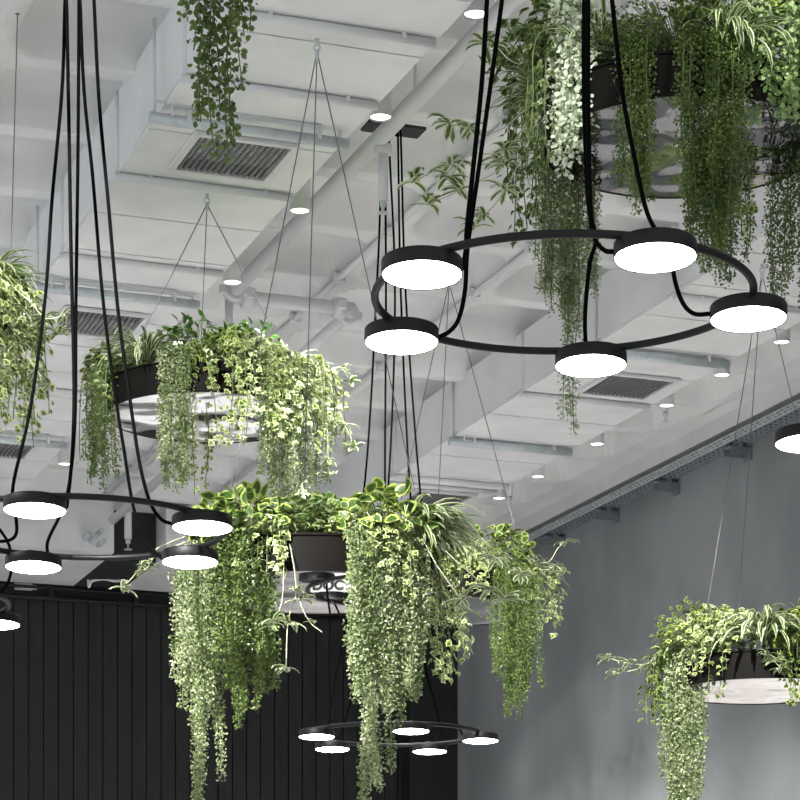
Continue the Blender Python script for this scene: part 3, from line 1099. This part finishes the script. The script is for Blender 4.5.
# ---- planter behind the centre one, to its right
D = Planter(449, 612, 19.66, RIB - .15, 'round hanging planter with polished base behind the centre planter, before the corner', M['mirrorsoft'])
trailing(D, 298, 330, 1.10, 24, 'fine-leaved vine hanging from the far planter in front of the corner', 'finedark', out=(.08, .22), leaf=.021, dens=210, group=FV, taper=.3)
leafy(D, 318, 'yellow-edged pothos on top of the far planter near the corner', 'pothos', R=.30, n=120, leaf=.07, strands=0, r=.5, dz=.14, group=PO)
leafy(D, 345, 'ivy hanging over the right end of the far planter', 'ivy', T_IVY, .22, 90, .06, 9, .36, (.14, .34), 20, 44, name='ivy', group=IV)
leafy(D, 290, 'ivy on the front rim of the far planter behind the arching blades', 'ivy', T_IVY, .24, 110, .06, 6, .1, (.1, .2), 20, 44, name='ivy', group=IV)
leafy(D, 240, 'ivy on the left part of the far planter, mostly behind the centre planter', 'ivydark', T_IVY, .24, 110, .06, 6, .2, (.1, .2), 20, 44, name='ivy', group=IV)
spider(D, 345, 'spider plant leaning right from the far planter against grey plaster', 44, .48, .55, .04, bias=335, fan_=110, group=SP,
       runners=[([at(548, 562, 19.3), at(558, 548, 19.3), at(566, 542, 19.3)], [0, 0, .13]), ([at(545, 570, 19.2), at(556, 566, 19.2), at(563, 572, 19.2)], [0, .1, .12])])
spider(D, 292, 'spider plant drooping over the polished front of the far planter', 34, .42, .58, .02, bias=285, fan_=110, group=SP)

# ---- planter at the lower right
E_ = Planter(762, 692, 18.1, BOX - .07, 'round hanging planter with polished base in front of the grey wall, lower right', M['mirrorsoft'])
trailing(E_, 184, 216, 1.35, 24, 'pale fine-leaved vine hanging long before the grey wall', 'fine', out=(.0, .14), leaf=.023, dens=230, w=.055, group=FV, taper=.3)
leafy(E_, 222, 'variegated ivy mound on the left of the lower right planter', 'ivy', T_IVY, .32, 230, .05, 8, .16, (.12, .22), 22, 50, dz=.08, name='ivy', group=IV, width=1.15)
leafy(E_, 205, 'yellow-edged leafy shrub at the left top of the lower right planter', 'pothos', R=.26, n=130, leaf=.044, strands=0, r=.62, dz=.18, group=PO)
leafy(E_, 186, 'yellow-edged pothos hanging off the left end of the lower right planter', 'pothos', R=.2, n=60, leaf=.07, strands=9, L=.36, out=(.16, .30), spread=14, dens=34, r=.62, dz=0, group=PO)
leafy(E_, 272, 'yellow-edged pothos strands dangling under the lower right planter', 'pothos', R=.1, n=14, leaf=.055, strands=6, L=.34, out=(.1, .18), spread=9, dens=36, end=(.08, 0, 0), r=.6, group=PO)
leafy(E_, 296, 'yellow-edged pothos at the right picture edge on the lower right planter', 'pothos', R=.28, n=120, leaf=.065, strands=5, L=.14, r=.55, dz=.1, group=PO)
leafy(E_, 232, 'dark ivy strand crossing the left part of the lower polished base', 'ivydark', T_IVY, .12, 20, .05, 4, .3, (.06, .12), 6, 40, name='ivy', group=IV)
spider(E_, 262, 'large dark spider plant arching over the front of the lower right planter', 85, .50, .62, .10, bias=260, fan_=150, up=(.5, 1.55), lean=(.3, 1.4), width=.016, group=SP,
       runners=[([at(768, 655, 17.3), at(775, 662, 17.3), at(781, 668, 17.3)], [.1, .12, .1])])
spider(E_, 188, 'spider plant with a runner reaching left before grey plaster', 26, .34, .58, .06, bias=190, fan_=70, group=SP,
       runners=[([at(652, 664, 18.0), at(628, 663, 18.0), at(608, 658, 18.0)], [.12, .14, .12]), ([at(640, 668, 18.0), at(622, 672, 18.0), at(613, 674, 18.0)], [.1, .12, .1])])
spider(E_, 310, 'spider plant behind the right pothos on the lower right planter', 40, .44, .5, .06, bias=330, fan_=120, group=SP)
trailing(E_, 318, 326, .7, 5, 'thin fine-leaved vine at the right picture edge beneath the lower right planter', 'fine', out=(.08, .16), leaf=.02, group=FV)

# ---- planter at the upper right
G = Planter(684, 150, 11.9, RIB - .1, 'large hanging planter with dark band and wavy polished base, upper right', M['mirrorwavy'], wires='straight')
trailing(G, 238, 251, .72, 12, 'dark fine-leaved vine crossing the left half of the wavy polished base', 'finedark', out=(.06, .14), leaf=.017, dens=260, group=FV)
trailing(G, 262, 286, .98, 26, 'dark fine-leaved vine crossing the middle of the wavy polished base', 'finedark', out=(.05, .18), leaf=.017, dens=260, group=FV)
trailing(G, 126, 160, .95, 34, 'grey-green fine-leaved vine hanging behind the ring left of the upper planter', 'fine', out=(.04, .20), leaf=.017, dens=200, group=FV, tail={8: 1.32, 9: 1.40, 10: 1.30})
trailing(G, 58, 74, .62, 12, 'fine-leaved vine hanging behind the right rear rim of the upper planter', 'finedark', out=(.04, .14), leaf=.017, group=FV)
trailing(G, 12, 44, .92, 16, 'fine-leaved vine hanging at the right picture edge above the right lamp', 'finedark', out=(.04, .2), leaf=.017, group=FV)
trailing(G, 206, 222, .88, 15, 'white round-leaved vine hanging left of the upper planter behind the cables', 'white', out=(.06, .14), leaf=.026, dens=95, w=.06, dz=.44, r=.63, group='round-leaved vines', rise=.05)
trailing(G, 288, 322, .58, 22, 'lime round-leaved vine hanging over the right front of the upper planter', 'lime', out=(.06, .2), leaf=.026, dens=130, w=.042, dz=.36, r=.6, group='round-leaved vines', rise=.05)
leafy(G, 186, 'dark ivy spilling left of the upper planter with star-shaped shoots', 'ivydark', T_IVY, .34, 200, .055, 16, .62, (.10, .30), 26, 46, dz=.16, r=.62, name='ivy', group=IV)
leafy(G, 262, 'dark small-leaved bush along the front rim of the upper planter', 'finedark', T_ROUND, .26, 900, .022, 0, r=.5, dz=.08, width=1.8, name='leafy_plant', group='small-leaved plants')
leafy(G, 292, 'dark yellow-edged pothos at the top of the upper planter', 'pothos', R=.28, n=110, leaf=.07, strands=0, r=.5, dz=.2, group=PO)
leafy(G, 60, 'ivy trailing beneath the right rear rim of the upper planter', 'ivy', T_IVY, .14, 30, .055, 6, .5, (.06, .16), 12, 44, name='ivy', group=IV)
leafy(G, 88, 'ivy peeping below the middle of the rear rim of the upper planter', 'ivydark', T_IVY, .12, 16, .05, 4, .14, (.08, .14), 12, 44, name='ivy', group=IV)
spider(G, 216, 'spider plant with fine striped blades at the left front of the upper planter', 60, .42, .55, .10, bias=220, fan_=150, group=SP)
spider(G, 283, 'spider plant with broad white-edged blades over the front of the upper planter', 22, .5, .58, .06, bias=285, fan_=60, up=(.2, 1.2), lean=(.8, 1.45), width=.013, group=SP)
spider(G, 178, 'spider plant with star-shaped plantlets reaching left across the coffers', 44, .42, .62, .0, bias=190, fan_=110, group=SP,
       runners=[([at(500, 130, 11.7), at(470, 128, 11.7), at(450, 124, 11.7)], [.0, .13, .15]), ([at(505, 150, 11.6), at(470, 155, 11.6), at(449, 178, 11.6)], [.12, 0, .14]),
                ([at(500, 160, 11.7), at(450, 165, 11.7), at(413, 182, 11.7)], [.12, .14, .14]), ([at(505, 165, 11.6), at(460, 190, 11.6), at(428, 205, 11.6)], [.1, .13, .13]),
                ([at(510, 60, 11.6), at(495, 45, 11.6), at(484, 44, 11.6)], [0, .1, .14]), ([at(505, 190, 11.5), at(485, 215, 11.5), at(474, 228, 11.5)], [.12, .1, .12])])

# ---- planter cut off at the left edge
Hh = Planter(-106, 345, 14.6, RIB - .1, 'hanging planter beyond the left picture edge, only its greenery in view', M['mirrorsoft'], wires='straight')
leafy(Hh, 345, 'variegated ivy trailing down the left picture edge', 'ivy', T_IVY, .26, 150, .075, 20, .78, (.10, .36), 22, 50, name='ivy', group=IV)
spider(Hh, 350, 'spider plant with drooping striped blades at the left picture edge', 60, .46, .58, .10, bias=340, fan_=130, group=SP,
       runners=[([at(28, 300, 14.3), at(45, 318, 14.3), at(62, 316, 14.3)], [0, .13, .12]), ([at(25, 310, 14.3), at(40, 335, 14.3), at(58, 335, 14.3)], [.12, .13, .14]),
                ([at(20, 345, 14.2), at(38, 372, 14.2), at(50, 385, 14.2)], [.12, .12, .12])])
leafy(Hh, 5, 'green leafy plant behind the spider plant at the left picture edge', 'green', R=.26, n=110, leaf=.06, strands=0, r=.52, dz=.1, name='leafy_plant', group='green leafy plants')
# ---- planter above the picture
J = Planter(205, -150, 9.1, RIB - .1, 'hanging planter above the picture top, only one vine in view', M['mirrorsoft'], wires='straight')
trailing(J, 79, 101, 1.12, 11, 'short leafy vine hanging into the top of the picture over the nearest grille', 'finedark', out=(.04, .16), leaf=.026, dens=95, w=.05, taper=.5, group='round-leaved vines')
trailing(J, 30, 34, .42, 2, 'vine tip just showing at the picture top left of the large white pipe', 'lime', out=(.3, .45), leaf=.03, dens=60, group='round-leaved vines')

# lone suspension wire at the left
m = MB()
m.tube([at(17.5, 12, 14.85), at(9, 330, 14.85)], .0035, 5)
m.tube([at(17.5, 4, 14.85), at(17.5, 14, 14.85)], .016, 8)
tag(obj('suspension_wire', m, M['wire']), 'thin steel wire hanging from the coffers at the left picture edge', 'wire')

# ------------------------------------------------------------------ light
w = bpy.data.worlds.new('World')
bpy.context.scene.world = w
w.use_nodes = True
bg = w.node_tree.nodes['Background']
bg.inputs['Color'].default_value = (.90, .95, 1.0, 1)
bg.inputs['Strength'].default_value = .60
sun = bpy.data.lights.new('sun', 'SUN')
sun.energy = 1.4
sun.angle = math.radians(1)
sun.color = (1, 1, 1)
so = bpy.data.objects.new('sun', sun)
from mathutils import Vector
sd_ = V * .80 + U * -.05 - ZA * .68
so.rotation_euler = Vector(sd_).to_track_quat('-Z', 'Y').to_euler()
so.location = (-12, 8, 14)
C.objects.link(so)

for (p, q, e, ang) in (((-3.2, 7.2, 7.6), B.c + (-.1, 0, -.15), 1.05, 17), ((-3.6, 8.6, 7.6), A.c + (.2, 0, .1), .55, 14), ((.6, 13.0, 7.25), E_.c + (-.3, 0, -.15), .9, 24),
                       ((-1.0, 8.2, 7.7), Hh.c + (.8, 0, 0), .4, 14), ((-.2, 10.6, 7.2), D.c + (.3, 0, -.1), .8, 13), ((-.8, 6.4, 7.7), G.c + (0, 0, .25), .10, 18), ((-1.2, 6.2, 7.7), at(556, 80, 11.4), .36, 5.5), ((.2, 6.2, 7.7), at(772, 40, 11.3), .55, 6.5),
                       ((-1.6, 26.3, 5.2), (-1.0, 29.6, .9), .3, 60), ((-3.2, 26.8, 5.2), (-2.6, 30.8, 1.7), .16, 60), ((1.2, 27.0, 5.2), (1.0, 30.8, 1.0), .3, 60)):
    L_ = bpy.data.lights.new('added_spot', 'SPOT')  # unseen spots without fittings, added to brighten the foliage and the mirrored bar
    v_ = Vector(np.array(q) - np.array(p))
    L_.energy = e * 170 * v_.length ** 2 * .5
    L_.spot_size = math.radians(ang); L_.spot_blend = .4
    L_.shadow_soft_size = .04
    L_.color = (1, .985, .96)
    lo = bpy.data.objects.new('added_spot', L_)
    lo.location = p
    lo.rotation_euler = v_.to_track_quat('-Z', 'Y').to_euler()
    C.objects.link(lo)

cam = bpy.data.cameras.new('camera')
cam.lens = 108
cam.sensor_width = 36
cam.shift_y = .8
cam.clip_end = 200
co = bpy.data.objects.new('camera', cam)
co.location = (0, 0, CZ)
co.rotation_euler = (PI / 2, 0, 0)
C.objects.link(co)
sc = bpy.context.scene
sc.camera = co
sc.view_settings.view_transform = 'Standard'
sc.view_settings.look = 'None'
sc.view_settings.exposure = .6
sc.view_settings.gamma = 1
sc.view_settings.use_curve_mapping = False
sc.cycles.max_bounces = 8
sc.cycles.use_denoising = True
